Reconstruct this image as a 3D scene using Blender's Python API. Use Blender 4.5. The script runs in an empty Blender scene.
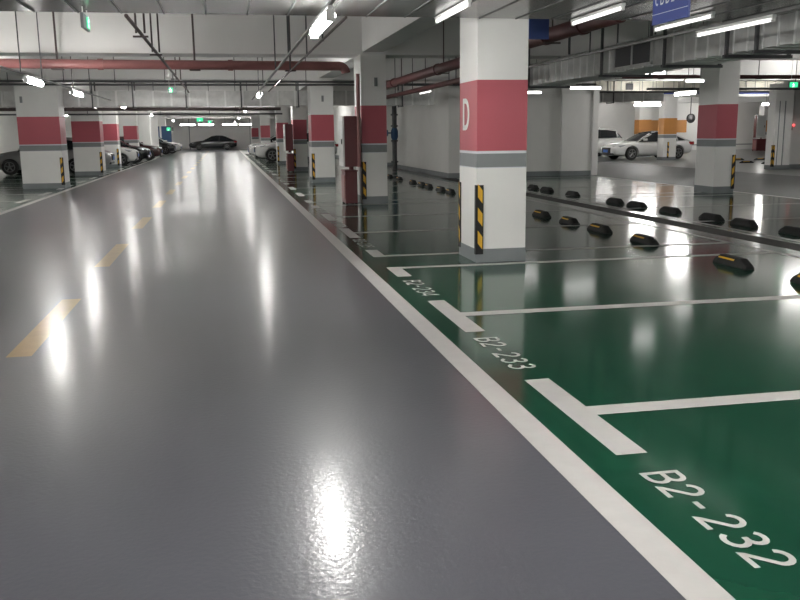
import bpy, bmesh, math, random
from mathutils import Vector, Matrix
random.seed(7)
PI = math.pi
S = bpy.context.scene
COL = S.collection

# ------------------------------------------------------------------ materials
def mat(name, color, rough=0.5, metal=0.0, noise=0.0, nscale=4.0, bump=0.0, bscale=60.0, emit=None, estr=0.0,
        spec=0.5, rvar=0.0, coat=0.0, crough=0.05, stretch=None):
    m = bpy.data.materials.new(name); m.use_nodes = True
    nt = m.node_tree; b = nt.nodes['Principled BSDF']
    b.inputs['Base Color'].default_value = (*color, 1)
    b.inputs['Roughness'].default_value = rough
    b.inputs['Metallic'].default_value = metal
    b.inputs['Specular IOR Level'].default_value = spec
    if coat:
        b.inputs['Coat Weight'].default_value = coat; b.inputs['Coat Roughness'].default_value = crough
    if emit:
        b.inputs['Emission Color'].default_value = (*emit, 1); b.inputs['Emission Strength'].default_value = estr
    if noise or bump or rvar:
        tc = nt.nodes.new('ShaderNodeTexCoord')
        mp = nt.nodes.new('ShaderNodeMapping')
        if stretch: mp.inputs['Scale'].default_value = stretch
        nt.links.new(tc.outputs['Object'], mp.inputs['Vector'])
    if noise or rvar:
        n = nt.nodes.new('ShaderNodeTexNoise'); n.inputs['Scale'].default_value = nscale
        n.inputs['Detail'].default_value = 6; n.inputs['Roughness'].default_value = 0.6
        nt.links.new(mp.outputs['Vector'], n.inputs['Vector'])
    if noise:
        r = nt.nodes.new('ShaderNodeMapRange')
        r.inputs['From Min'].default_value = 0.25; r.inputs['From Max'].default_value = 0.75
        r.inputs['To Min'].default_value = 1 - noise; r.inputs['To Max'].default_value = 1 + noise
        nt.links.new(n.outputs['Fac'], r.inputs['Value'])
        mx = nt.nodes.new('ShaderNodeMix'); mx.data_type = 'RGBA'; mx.blend_type = 'MULTIPLY'
        mx.inputs['Factor'].default_value = 1.0
        mx.inputs['A'].default_value = (*color, 1)
        nt.links.new(r.outputs['Result'], mx.inputs['B'])
        nt.links.new(mx.outputs['Result'], b.inputs['Base Color'])
    if rvar:
        r2 = nt.nodes.new('ShaderNodeMapRange')
        r2.inputs['From Min'].default_value = 0.3; r2.inputs['From Max'].default_value = 0.7
        r2.inputs['To Min'].default_value = max(0.02, rough - rvar); r2.inputs['To Max'].default_value = rough + rvar
        nt.links.new(n.outputs['Fac'], r2.inputs['Value'])
        nt.links.new(r2.outputs['Result'], b.inputs['Roughness'])
    if bump:
        n2 = nt.nodes.new('ShaderNodeTexNoise'); n2.inputs['Scale'].default_value = bscale
        n2.inputs['Detail'].default_value = 3
        nt.links.new(mp.outputs['Vector'], n2.inputs['Vector'])
        bp = nt.nodes.new('ShaderNodeBump'); bp.inputs['Strength'].default_value = bump; bp.inputs['Distance'].default_value = 0.01
        nt.links.new(n2.outputs['Fac'], bp.inputs['Height'])
        nt.links.new(bp.outputs['Normal'], b.inputs['Normal'])
        if coat: nt.links.new(bp.outputs['Normal'], b.inputs['Coat Normal'])
    return m

LAMP_E = 27.0
M = dict(
    lane=mat('grey_epoxy', (0.080, 0.081, 0.094), 0.31, noise=0.08, nscale=0.8, bump=0.12, bscale=38.0, coat=0.45, crough=0.13),
    green=mat('green_epoxy', (0.0085, 0.055, 0.031), 0.12, spec=0.36, noise=0.12, nscale=0.9, bump=0.02, bscale=5.0),
    greygreen=mat('worn_grey_epoxy', (0.085, 0.092, 0.088), 0.3, spec=0.35, noise=0.2, nscale=0.5, bump=0.04, bscale=6.0),
    aisle=mat('grey_aisle_epoxy', (0.072, 0.074, 0.075), 0.5, spec=0.25, noise=0.15, nscale=0.5, bump=0.05, bscale=20.0),
    drain=mat('drain_concrete', (0.030, 0.025, 0.022), 0.7, noise=0.45, nscale=7.0, bump=0.5, bscale=30),
    line=mat('white_road_paint', (0.46, 0.44, 0.428), 0.38, noise=0.06, nscale=8.0),
    yellow=mat('yellow_road_paint', (0.37, 0.22, 0.05), 0.32, noise=0.16, nscale=5.0, bump=0.12, bscale=38.0, coat=0.45, crough=0.13),
    white=mat('white_wall_paint', (0.82, 0.81, 0.79), 0.55, noise=0.03, nscale=2.0),
    offwhite=mat('aged_white_paint', (0.77, 0.76, 0.735), 0.6, noise=0.06, nscale=0.7),
    ceil=mat('ceiling_paint', (0.76, 0.75, 0.735), 0.7, noise=0.06, nscale=0.6),
    beamgrey=mat('beam_paint', (0.76, 0.75, 0.735), 0.65, noise=0.05, nscale=0.8),
    red=mat('red_band_paint', (0.46, 0.092, 0.118), 0.42, noise=0.03, nscale=2.0),
    orange=mat('orange_band_paint', (0.62, 0.27, 0.07), 0.5, noise=0.04),
    grey=mat('grey_band_paint', (0.235, 0.25, 0.255), 0.5, noise=0.05),
    plinth=mat('plinth_paint', (0.215, 0.232, 0.24), 0.5, noise=0.08),
    black=mat('black_rubber', (0.010, 0.010, 0.0105), 0.62, noise=0.2, nscale=12),
    yel=mat('yellow_reflective', (0.75, 0.42, 0.03), 0.4),
    pipe=mat('red_pipe_paint', (0.26, 0.105, 0.10), 0.4, noise=0.1),
    dkpipe=mat('dark_red_pipe_paint', (0.12, 0.04, 0.042), 0.45, noise=0.12),
    brown=mat('dark_brown_steel', (0.075, 0.052, 0.05), 0.5, noise=0.15),
    steel=mat('dull_steel', (0.25, 0.25, 0.25), 0.45, metal=0.6, noise=0.1),
    darksteel=mat('dark_steel', (0.10, 0.10, 0.105), 0.5, metal=0.4),
    galv=mat('galvanised_sheet', (0.62, 0.62, 0.61), 0.30, metal=0.4, noise=0.2, nscale=3.5, bump=0.45, bscale=2.2),
    galvlight=mat('bright_seam', (0.86, 0.86, 0.85), 0.35, metal=0.2),
    soffit=mat('soffit_sheet', (0.27, 0.27, 0.265), 0.26, metal=0.75, noise=0.12, nscale=1.2, bump=0.05, bscale=3),
    seam=mat('soffit_seam', (0.12, 0.12, 0.12), 0.5, metal=0.4),
    tube=mat('lamp_tube', (0.9, 0.9, 0.9), 0.4, emit=(1.0, 0.985, 0.95), estr=LAMP_E),
    mid=mat('mid_tube', (0.85, 0.85, 0.83), 0.35, emit=(1.0, 0.98, 0.95), estr=2.8),
    high=mat('slab_tube', (0.9, 0.9, 0.9), 0.4, emit=(1.0, 0.985, 0.95), estr=15.0),
    dim=mat('dim_tube', (0.85, 0.85, 0.83), 0.35, emit=(1.0, 0.98, 0.95), estr=0.45),  # glow put on unlit tubes so they look white
    lampwhite=mat('white_lamp_metal', (0.75, 0.75, 0.74), 0.4),
    boxred=mat('cabinet_red', (0.13, 0.028, 0.032), 0.35, noise=0.05),
    panel=mat('cabinet_panel', (0.62, 0.63, 0.62), 0.3, noise=0.12, nscale=14, stretch=(1, 3, 1)),
    blue=mat('blue_sign', (0.025, 0.05, 0.25), 0.4),
    bluelt=mat('light_blue_sign', (0.10, 0.16, 0.50), 0.4),
    bluev=mat('blue_valve_paint', (0.03, 0.085, 0.19), 0.4),
    signwhite=mat('sign_white', (0.68, 0.7, 0.74), 0.45),
    exitg=mat('exit_green', (0.02, 0.4, 0.15), 0.4, emit=(0.05, 0.85, 0.33), estr=0.35),
    exitw=mat('exit_figure', (0.8, 0.9, 0.85), 0.4, emit=(0.75, 1.0, 0.85), estr=0.6),
    redled=mat('red_alarm_light', (0.6, 0.05, 0.05), 0.3, emit=(1.0, 0.12, 0.12), estr=0.4),
    cream=mat('cream_panel', (0.60, 0.57, 0.49), 0.55, noise=0.05),
    doorblue=mat('blue_door_paint', (0.03, 0.08, 0.19), 0.45),
    # cars
    p_white=mat('white_car_paint', (0.70, 0.70, 0.69), 0.22, coat=0.6),
    p_silver=mat('silver_car_paint', (0.33, 0.325, 0.32), 0.28, metal=0.4, coat=0.5),
    p_black=mat('black_car_paint', (0.012, 0.013, 0.015), 0.25, coat=0.2),
    p_dark=mat('dark_red_car_paint', (0.07, 0.03, 0.03), 0.25, coat=0.6),
    glass=mat('tinted_car_glass', (0.022, 0.025, 0.028), 0.1, spec=0.3),
    tyre=mat('tyre_rubber', (0.016, 0.016, 0.016), 0.75),
    rim=mat('alloy_rim', (0.20, 0.20, 0.205), 0.3, metal=0.8),
    lens=mat('headlight_lens', (0.55, 0.57, 0.6), 0.1, metal=0.3),
    tail=mat('tail_lamp_red', (0.30, 0.015, 0.02), 0.2),
    grille=mat('black_grille', (0.02, 0.02, 0.02), 0.4),
    plate=mat('blue_number_plate', (0.03, 0.12, 0.45), 0.4),
)

# ------------------------------------------------------------------ mesh helpers
def new():
    return bmesh.new()

def box(bm, x0, x1, y0, y1, z0, z1, mi=0, bev=0.0):
    r = bmesh.ops.create_cube(bm, size=1.0)
    vs = r['verts']
    for v in vs:
        v.co = Vector(((x0 + x1) / 2 + v.co.x * (x1 - x0), (y0 + y1) / 2 + v.co.y * (y1 - y0), (z0 + z1) / 2 + v.co.z * (z1 - z0)))
    fs = set(f for v in vs for f in v.link_faces)
    for f in fs: f.material_index = mi
    if bev > 0:
        es = list(set(e for v in vs for e in v.link_edges))
        rr = bmesh.ops.bevel(bm, geom=es, offset=bev, segments=2, profile=0.5, affect='EDGES')
        for f in rr['faces']: f.material_index = mi
    return bm

def cyl(bm, a, b, r, n=12, mi=0, r2=None):
    a, b = Vector(a), Vector(b); d = b - a; L = d.length
    if L < 1e-6: return bm
    q = Vector((0, 0, 1)).rotation_difference(d)
    mtx = Matrix.Translation((a + b) / 2) @ q.to_matrix().to_4x4()
    res = bmesh.ops.create_cone(bm, cap_ends=True, segments=n, radius1=r, radius2=r if r2 is None else r2, depth=L, matrix=mtx)
    for f in set(f for v in res['verts'] for f in v.link_faces): f.material_index = mi
    return bm

def tube(bm, pts, r, n=12, mi=0):
    """swept tube through a polyline with mitred corners"""
    pts = [Vector(p) for p in pts]
    rings = []
    up = Vector((0, 0, 1))
    prev = None
    for i, p in enumerate(pts):
        t = (pts[min(i + 1, len(pts) - 1)] - pts[max(i - 1, 0)]).normalized()
        if prev is None:
            ref = up if abs(t.z) < 0.9 else Vector((1, 0, 0))
            u = t.cross(ref).normalized()
        else:
            u = (prev - t * prev.dot(t)).normalized()
        prev = u; w = t.cross(u)
        rings.append([bm.verts.new(p + r * (math.cos(2 * PI * k / n) * u + math.sin(2 * PI * k / n) * w)) for k in range(n)])
    for A, B in zip(rings, rings[1:]):
        for k in range(n):
            bm.faces.new((A[k], A[(k + 1) % n], B[(k + 1) % n], B[k])).material_index = mi
    for R_, fl in ((rings[0], True), (rings[-1], False)):
        bm.faces.new(R_[::-1] if fl else R_).material_index = mi
    return bm

def lathe(bm, prof, axis_pt, axis='y', n=24, mi=0):
    """prof: list of (radius, offset along axis)"""
    rings = []
    for r, h in prof:
        ring = []
        for k in range(n):
            a = 2 * PI * k / n; c, s = r * math.cos(a), r * math.sin(a)
            p = {'x': Vector((h, c, s)), 'y': Vector((c, h, s)), 'z': Vector((c, s, h))}[axis]
            ring.append(bm.verts.new(Vector(axis_pt) + p))
        rings.append(ring)
    for A, B in zip(rings, rings[1:]):
        for k in range(n):
            bm.faces.new((A[k], A[(k + 1) % n], B[(k + 1) % n], B[k])).material_index = mi
    bm.faces.new(rings[0][::-1]).material_index = mi; bm.faces.new(rings[-1]).material_index = mi
    return bm

def quad(bm, pts, mi=0):
    f = bm.faces.new([bm.verts.new(Vector(p)) for p in pts]); f.material_index = mi
    return f

def obj(name, bm, mats, parent=None, smooth=False, loc=None):
    me = bpy.data.meshes.new(name)
    bmesh.ops.recalc_face_normals(bm, faces=bm.faces[:])
    bm.to_mesh(me); bm.free()
    for m in (mats if isinstance(mats, (list, tuple)) else [mats]): me.materials.append(M[m] if isinstance(m, str) else m)
    if smooth:
        me.polygons.foreach_set('use_smooth', [True] * len(me.polygons))
        try: me.set_sharp_from_angle(angle=math.radians(40))
        except Exception: pass
    o = bpy.data.objects.new(name, me); COL.objects.link(o)
    if parent: o.parent = parent
    if loc: o.location = loc
    return o

def thing(name, label, cat, loc=(0, 0, 0), rz=0, group=None):
    o = bpy.data.objects.new(name, None); COL.objects.link(o)
    o.location = loc; o.rotation_euler = (0, 0, rz); o.empty_display_size = 0.2
    return tag(o, label, cat, group)

def tag(o, label, cat, group=None):
    o['label'] = label; o['category'] = cat
    if group: o['group'] = group
    return o

def struct(name, bm, mats, label=None, cat=None, smooth=False):
    o = obj(name, bm, mats, None, smooth); o['kind'] = 'structure'
    if label: o['label'] = label
    if cat: o['category'] = cat
    return o

def copy_tree(src, label, loc=None, rz=None):
    r = src.copy(); COL.objects.link(r)
    if loc is not None: r.location = loc
    if rz is not None: r.rotation_euler = (0, 0, rz)
    r['label'] = label
    for ch in list(src.children):
        c = ch.copy(); COL.objects.link(c); c.parent = r
        for g in list(ch.children):
            d = g.copy(); COL.objects.link(d); d.parent = c
    return r

# ------------------------------------------------------------------ layout constants (metres; +Y runs down the lane)
PER = 8.93                      # column spacing along the lane
ROW = [9.68 + PER * k for k in range(11)]
ROW[2] = 27.32
CD = 0.95                       # column depth
CX0, CX1 = 2.88, 3.42           # right column row
LX0, LX1 = -5.84, -4.68         # left column row
RX0, RX1 = 11.35, 11.88         # second column row on the right
BEAM = 3.12
SLAB = 3.90

# ------------------------------------------------------------------ shell
YB, YF, XL, XR = -9.0, 96.5, -12.6, 44.0
bm = new(); box(bm, XL, XR, YB, YF, -0.2, -0.004); struct('floor', bm, 'greygreen')
bm = new(); quad(bm, [(-4.50, YB, 0), (1.555, YB, 0), (1.555, YF, 0), (-4.50, YF, 0)]); struct('floor_lane', bm, 'lane')
bm = new()
for x0, x1, y1 in ((1.555, 6.95, 70), (7.35, 12.2, 28.4)):
    quad(bm, [(x0, YB, 0), (x1, YB, 0), (x1, y1, 0), (x0, y1, 0)])
quad(bm, [(-10.4, YB, 0), (-4.50, YB, 0), (-4.50, 70, 0), (-10.4, 70, 0)])
struct('floor_parking', bm, 'green')
bm = new(); quad(bm, [(12.2, YB, 0), (18.2, YB, 0), (18.2, 60, 0), (12.2, 60, 0)]); struct('floor_aisle', bm, 'aisle')
bm = new()
box(bm, 6.95, 7.35, YB, 28.3, -0.02, 0.001)
struct('floor_drain', bm, 'drain', 'dark rough drain strip between the two rows of bays', 'drain')
bm = new(); box(bm, XL, XR, YB, YF, SLAB, SLAB + 0.2); struct('ceiling', bm, 'ceil')

bm = new(); box(bm, XL - 0.2, XL, YB, YF, 0, SLAB); struct('wall_left', bm, 'offwhite')
bm = new(); box(bm, XR, XR + 0.2, YB, YF, 0, SLAB); struct('wall_right', bm, 'white')
bm = new(); box(bm, XL, XR, YB - 0.2, YB, 0, SLAB); struct('wall_back', bm, 'offwhite')
bm = new(); box(bm, XL, XR, YF, YF + 0.2, 0, SLAB); box(bm, 2.75, 2.80, YF - 0.06, YF, 0, SLAB, 1)
box(bm, -3.6, -3.52, YF - 0.06, YF, 0, SLAB, 1)
struct('wall_far', bm, ['white', 'grey'])

def wall_block(name, x0, x1, y0, y1, top, m='white', plinth=True):
    bm = new(); box(bm, x0, x1, y0, y1, 0.16 if plinth else 0, top)
    if plinth: box(bm, x0 - 0.008, x1 + 0.008, y0 - 0.008, y1 + 0.008, 0, 0.16, 1)
    return struct(name, bm, [m, 'plinth'])
# block behind the second row of bays, with a pilaster, seen right of the lettered column
wall_block('wall_block', 7.30, 11.2, 28.4, 37.6, SLAB, 'offwhite')
wall_block('wall_pilaster', 11.2, 12.28, 28.25, 29.1, 2.72, 'white')
bm = new(); box(bm, 11.2, 12.28, 28.3, 37.6, 2.72, SLAB); box(bm, 11.2, 12.28, 29.1, 37.6, 0, 2.72)
struct('wall_block_end', bm, ['offwhite'])
bm = new(); box(bm, 12.28, 12.5, 28.2, 28.5, 0, 2.95, 0, 0.01); struct('trim_1', bm, 'white')
wall_block('wall_recess', 7.9, 12.3, 37.6, 40.0, SLAB, 'offwhite', False)
wall_block('wall_right_row', 7.0, 12.3, 40.0, 62.0, SLAB, 'offwhite')
# left hand far walls
wall_block('wall_left_row', -7.2, -4.9, 62.5, 70.0, SLAB, 'white', False)
wall_block('wall_left_far', -9.0, -5.0, 80.5, 81.2, SLAB, 'white', False)
# right hand zone
bm = new(); box(bm, 12.3, XR, 60, 60.25, 0, SLAB); box(bm, 29.6, 33.5, 59.97, 60.0, 1.3, 2.2, 1); box(bm, 12.3, XR, 59.98, 60, 0.35, 0.42, 2)
struct('wall_zone_back', bm, ['white', 'orange', 'grey'])
bm = new(); box(bm, 20.78, 34.0, 29.9, 30.2, 0.16, SLAB); box(bm, 20.78, 34, 29.89, 30.21, 0, 0.16, 1)
struct('wall_side_aisle', bm, ['offwhite', 'plinth'])

# beams
def beam(x0, x1, y0, y1, z0=BEAM, m='beamgrey'):
    bm = new(); box(bm, x0, x1, y0, y1, z0, SLAB); struct('ceiling_beam', bm, m)
for k, y in enumerate(ROW[1:10]):
    if k in (1, 2, 3):
        beam(XL, 7.3, y + 0.05, y + 0.88)
        if k == 1: beam(12.5, XR, y + 0.05, y + 0.6)
        if k > 1: beam(12.3, XR, y + 4.4, y + 5.1)
    elif k == 0: beam(XL, XR, y + 0.05, y + 0.88)
    else: beam(XL, 7.0, y + 0.05, y + 0.88)
beam(XL, XR, ROW[0] + 0.05, ROW[0] + 0.88)
for x0, x1, ye in ((CX0 + 0.05, CX1 - 0.05, YF), (-5.5, -4.95, 62)):
    beam(x0, x1, YB, ye, 3.17)
beam(RX0, RX1, YB, 28.2, 3.17)
# low soffit casing across the lane in front of the lettered column
bm = new(); box(bm, XL, 6.1, 6.4, 9.62, 2.73, SLAB)
x = XL + 0.3
while x < 6.0:
    box(bm, x - 0.006, x + 0.006, 6.4, 9.615, 2.722, 2.73, 1); x += 0.42
struct('ceiling_soffit', bm, ['soffit', 'seam'])
# cream panelled drop beam with blue edge
bm = new(); box(bm, 16.4, 30.0, 40.2, 40.45, 3.22, SLAB); box(bm, 16.4, 30.0, 40.17, 40.2, 3.22, 3.31, 1)
x = 16.7
while x < 30: box(bm, x, x + 0.025, 40.185, 40.2, 3.31, SLAB, 2); x += 0.55
for x in (19.15, 23.5): box(bm, x, x + 0.36, 40.15, 40.2, 3.42, 3.72, 3)
struct('trim_2', bm, ['cream', 'blue', 'grey', 'darksteel'], 'cream panelled drop beam with a blue edge above the parked white sedan', 'panelled beam')

# ------------------------------------------------------------------ floor paint
Z1 = 0.002
def strip(bm, x0, x1, y0, y1):
    quad(bm, [(x0, y0, Z1), (x1, y0, Z1), (x1, y1, Z1), (x0, y1, Z1)])
bm = new(); strip(bm, 1.40, 1.555, YB, 92); struct('lane_edge_line', bm, 'line', 'solid white line along the edge of the green bays', 'lane line')
bm = new(); strip(bm, -4.52, -4.38, YB, 60); struct('lane_edge_line', bm, 'line', 'solid white line along the row of wide columns', 'lane line')
for k in range(-1, 19):
    y0 = 6.26 + 4.28 * k
    bm = new(); strip(bm, -1.555, -1.385, y0, y0 + 2.2 if k < 2 else y0 + 2.05)
    struct('centre_dash', bm, 'yellow', 'yellow dash of the lane centre line', 'lane dash')

def marks(xi, sx, y_centres, half_at, xe):
    """T-shaped bay marks: xi inner X of the head, sx side, xe far X of the stall line"""
    for yc in y_centres:
        kind = half_at(yc)
        bm = new()
        a, b = (yc - 0.65, yc + 0.65) if kind == 0 else ((yc - 0.60, yc + 0.08) if kind < 0 else (yc - 0.08, yc + 0.60))
        xs = sorted((xi, xi + sx * 0.158))
        strip(bm, xs[0], xs[1], a, b)
        xs = sorted((xi + sx * 0.158, xe))
        w = 0.075 if kind == 0 else 0.065
        strip(bm, xs[0], xs[1], yc - w, yc + w)
        struct('bay_line', bm, 'line', None, None)
lines = []; kinds = {}
for k in range(-2, 6):
    e = 9.53 + PER * k
    for y, t in ((e - 5.28, 0), (e - 2.64, 0), (e, -1), (e + 1.005, 1)):
        if -6 < y < 60: lines.append(y); kinds[y] = t
marks(1.736, 1, lines, lambda y: kinds[y], 6.62)
marks(-4.68, -1, [y for y in lines], lambda y: kinds[y], -10.0)
bm = new(); strip(bm, 6.56, 6.64, YB, 28.2); struct('bay_end_line', bm, 'line')
bm = new(); strip(bm, 7.52, 7.60, YB, 28.2); struct('bay_end_line', bm, 'line')
for y in lines:
    if -5 < y < 28:
        bm = new(); strip(bm, 7.6, 12.0, y - 0.05, y + 0.05); struct('bay_line', bm, 'line')
bm = new(); strip(bm, 12.1, 12.22, YB, 28); struct('lane_edge_line', bm, 'line', 'white line beyond the second column row', 'lane line')
bm = new(); strip(bm, 18.0, 18.1, YB, 29); struct('lane_edge_line', bm, 'line', 'white line in front of the far pillar', 'lane line')

# stroke lettering: glyphs in a unit cell, x 0..0.62, y 0..1
def arc(cx, cy, rx, ry, a0, a1, n=9):
    return [(cx + rx * math.cos(math.radians(a0 + (a1 - a0) * i / n)), cy + ry * math.sin(math.radians(a0 + (a1 - a0) * i / n))) for i in range(n + 1)]
GL = {
    'B': [[(0.3, 0.0), (0.0, 0.0), (0.0, 1.0), (0.3, 1.0)] + arc(0.3, 0.77, 0.24, 0.23, 90, -90) + [(0.05, 0.54)],
          [(0.3, 0.54)] + arc(0.3, 0.27, 0.29, 0.27, 90, -90) + [(0.28, 0.0)]],
    'D': [[(0.0, 0.0), (0.0, 1.0), (0.22, 1.0)] + arc(0.22, 0.5, 0.36, 0.5, 90, -90, 14) + [(0.0, 0.0), (0.0, 0.1)]],
    '2': [arc(0.29, 0.73, 0.27, 0.27, 170, -25) + [(0.05, 0.07), (0.02, 0.0), (0.58, 0.0)]],
    '3': [arc(0.28, 0.77, 0.25, 0.23, 150, -90) + [(0.2, 0.54)], [(0.25, 0.54)] + arc(0.28, 0.27, 0.29, 0.27, 90, -155)],
    '4': [[(0.46, 0.0), (0.46, 1.0), (0.40, 1.0), (0.0, 0.28), (0.0, 0.24), (0.62, 0.24)]],
    '5': [[(0.54, 1.0), (0.09, 1.0), (0.05, 0.55)] + arc(0.27, 0.32, 0.29, 0.31, 125, -150)],
    '6': [[(0.46, 1.0), (0.2, 0.72)] + arc(0.29, 0.31, 0.28, 0.31, 150, -210, 18)],
    '7': [[(0.0, 1.0), (0.58, 1.0), (0.2, 0.0)]],
    '0': [arc(0.3, 0.5, 0.28, 0.5, 90, -270, 20)],
    'C': [arc(0.32, 0.5, 0.3, 0.5, 50, 310, 16)],
    'N': [[(0, 0), (0, 1), (0.55, 0), (0.55, 1)]],
    '-': [[(0.06, 0.45), (0.44, 0.45)]],
}
def ribbon(bm, pts, t, place, mi=0):
    P = [Vector((p[0], p[1])) for p in pts]
    Q = [P[0]]
    for p in P[1:]:
        if (p - Q[-1]).length > 1e-3: Q.append(p)
    L, R_ = [], []
    for i, p in enumerate(Q):
        d0 = (p - Q[i - 1]).normalized() if i else (Q[1] - p).normalized()
        d1 = (Q[i + 1] - p).normalized() if i < len(Q) - 1 else d0
        n0 = Vector((-d0.y, d0.x)); n1 = Vector((-d1.y, d1.x))
        n = n0 + n1
        n = n.normalized() if n.length > 1e-4 else n0
        m = t / 2 / max(0.5, n.dot(n0))
        L.append(bm.verts.new(place(p + n * m))); R_.append(bm.verts.new(place(p - n * m)))
    for i in range(len(Q) - 1):
        bm.faces.new((L[i], L[i + 1], R_[i + 1], R_[i])).material_index = mi
def text(bm, s, h, adv, t, origin, right, up, mi=0, wscale=1.0):
    o, r, u = Vector(origin), Vector(right), Vector(up)
    nrm = r.cross(u)
    for i, ch in enumerate(s):
        for j, pl in enumerate(GL.get(ch, [])):
            ribbon(bm, pl, t, lambda p, i=i, j=j: o + nrm * (0.0012 * j) + r * (i * adv + p.x * h * wscale) + u * (p.y * h), mi)
for s, y in (('B2-232', 3.36), ('B2-233', 6.02), ('B2-234', 8.66), ('B2-235', 12.30), ('B2-236', 14.92), ('B2-237', 17.56)):
    bm = new()
    text(bm, s, 0.160, 0.152, 0.15, (1.748, y, 0.0022), (0, -1, 0), (1, 0, 0), 0, 1.12)
    o = obj('bay_number', bm, 'line'); o['kind'] = 'structure'
    o['label'] = 'white painted bay number %s on the green floor' % s; o['category'] = 'bay number'

# ------------------------------------------------------------------ columns
def guard_bm(bm, flip, w=0.08, h=0.80, th=0.012, z0=0.10, both=True, fx=1):
    """L-shaped rubber corner guard; corner at origin, faces -Y and -X*fx"""
    box(bm, 0 if fx > 0 else -w, w if fx > 0 else 0, -th, 0, z0, z0 + h, 0)
    ws_ = w if both else 0.045
    box(bm, -th * fx if fx > 0 else 0, 0 if fx > 0 else th, -th, ws_, z0, z0 + h, 0)
    e = 0.0015
    for k in range(3):
        zc = z0 + 0.055 + k * h / 3
        s = 0.15
        d = 0.075
        # slanted patches on the front flange and on the side flange
        quad(bm, [(fx * 0.012, -th - e, zc + d), (fx * (w - 0.012), -th - e, zc), (fx * (w - 0.012), -th - e, zc + s), (fx * 0.012, -th - e, zc + s + d)], 1)
        if both: quad(bm, [(fx * (-th - e), 0.012, zc + d), (fx * (-th - e), w - 0.012, zc), (fx * (-th - e), w - 0.012, zc + s), (fx * (-th - e), 0.012, zc + s + d)], 1)

def column(x0, x1, y, label, band='red', top=BEAM, depth=CD, guards=('L',), letter=False, plate=None, group='painted concrete columns'):
    t = thing('column', label, 'column', ((x0 + x1) / 2, y + depth / 2, 0), 0, group)
    hx, hy = (x1 - x0) / 2, depth / 2
    bm = new()
    lv = [0.16, 1.09, 1.10, 1.255, 1.285, 2.075, top]
    mi = [0, 3, 2, 3, 1, 0]
    rings = []
    for z in lv: rings.append([bm.verts.new((sx * hx, sy * hy, z)) for sx, sy in ((-1, -1), (1, -1), (1, 1), (-1, 1))])
    for i in range(6):
        for k in range(4):
            bm.faces.new((rings[i][k], rings[i][(k + 1) % 4], rings[i + 1][(k + 1) % 4], rings[i + 1][k])).material_index = mi[i]
    bm.faces.new(rings[0][::-1]); bm.faces.new(rings[-1])
    obj('shaft', bm, ['white', band, 'grey', 'signwhite'], t)
    bm = new(); box(bm, -hx - 0.006, hx + 0.006, -hy - 0.006, hy + 0.006, 0, 0.16, 0, 0.004); obj('plinth', bm, 'plinth', t)
    for g in guards:
        bm = new(); guard_bm(bm, 0, fx=1 if g in ('L', 'B') else -1, both=(g == 'B'))
        if g == 'B':
            for v in bm.verts: v.co.y = -v.co.y
        o = obj('corner_guard', bm, ['black', 'yel'], t)
        o.location = (-hx - 0.001 if g in ('L', 'B') else hx + 0.001, (-hy - 0.001) if g != 'B' else hy + 0.001, 0)
        o['label'] = 'black and yellow striped rubber corner guard'
    if letter:
        bm = new(); text(bm, 'D', 0.31, 0.3, 0.19, (-hx - 0.003, 0.19, 1.55), (0, -1, 0), (0, 0, 1), 0, 1.2)
        obj('letter', bm, 'white', t)['label'] = 'white letter D'
    if plate:
        bm = new(); box(bm, plate - 0.035, plate + 0.035, -hy - 0.012, -hy, 2.47, 2.65, 0, 0.003); obj('wall_plate', bm, 'grey', t)
    return t
column(2.82, 3.415, ROW[0], 'white column with red band and white letter D, standing at bay B2-234', guards=('L', 'B'), letter=True, depth=0.75)
column(CX0, CX1, ROW[1], 'red-banded column beside the nearer tall hydrant cabinet and red drop pipe', guards=('L',), plate=0.05)
column(2.66, 3.36, ROW[2], 'red-banded column right after the one with the nearer hydrant cabinet', guards=('L',), plate=0.02)
column(2.80, 3.36, ROW[3], 'red-banded column beside the farther hydrant cabinet', guards=('L',))
column(2.66, 3.25, ROW[4], 'shaded red-banded column in front of the parked white suv', guards=('L',))
column(2.4, 3.0, ROW[5] + 4.4, 'distant red-banded column behind the parked white suv', guards=())
column(2.5, 3.1, ROW[8], 'distant red-banded column near the end wall, right of the black sedan', guards=())
column(LX0, LX1, ROW[2], 'wide red-banded column in front of a silver hatchback', guards=('R',), plate=-0.42)
column(LX0 + 0.1, LX1 - 0.02, 35.95, 'second wide red-banded column of the row beside the lane', guards=('R',), plate=-0.4)
column(-5.72, -5.03, 44.5, 'third red-banded column of the row beside the lane, next to a white hatchback', guards=('R',), plate=0.0)
column(-5.75, -4.98, 54.0, 'shaded red-banded column behind the white hatchback', guards=())
column(RX0, RX1, 18.95, 'red-banded column standing alone in the second row, before the white sedan', guards=(), depth=0.85)
column(21.62, 22.32, 40.9, 'orange-banded column standing in front of the white sedan', 'orange', guards=(), depth=0.6)
column(23.1, 23.85, 46.6, 'orange-banded column just behind the white sedan roof', 'orange', guards=(), depth=0.6)
column(19.2, 20.35, 51.0, 'orange-banded column behind the white estate car', 'orange', guards=(), depth=0.6)
column(36.75, 38.0, 55.4, 'orange-banded column beside the farthest hydrant cabinet', 'orange', guards=(), depth=0.6)
# the two extra guards of the second right row and of the orange column
def lone_guard(label, loc, fx=1, w=0.09):
    bm = new(); guard_bm(bm, 0, fx=fx, w=w)
    o = obj('corner_guard', bm, ['black', 'yel'], None, loc=loc); return tag(o, label, 'corner guard')
def part_guard(col_label, dx, dy, fx):
    for o in bpy.data.objects:
        if o.get('label') == col_label:
            bm = new(); guard_bm(bm, 0, fx=fx)
            g = obj('corner_guard', bm, ['black', 'yel'], o); g.location = (dx, dy, 0)
part_guard('red-banded column standing alone in the second row, before the white sedan', 0.267, -0.427, -1)
part_guard('orange-banded column standing in front of the white sedan', -0.12, -0.302, 1)
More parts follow.
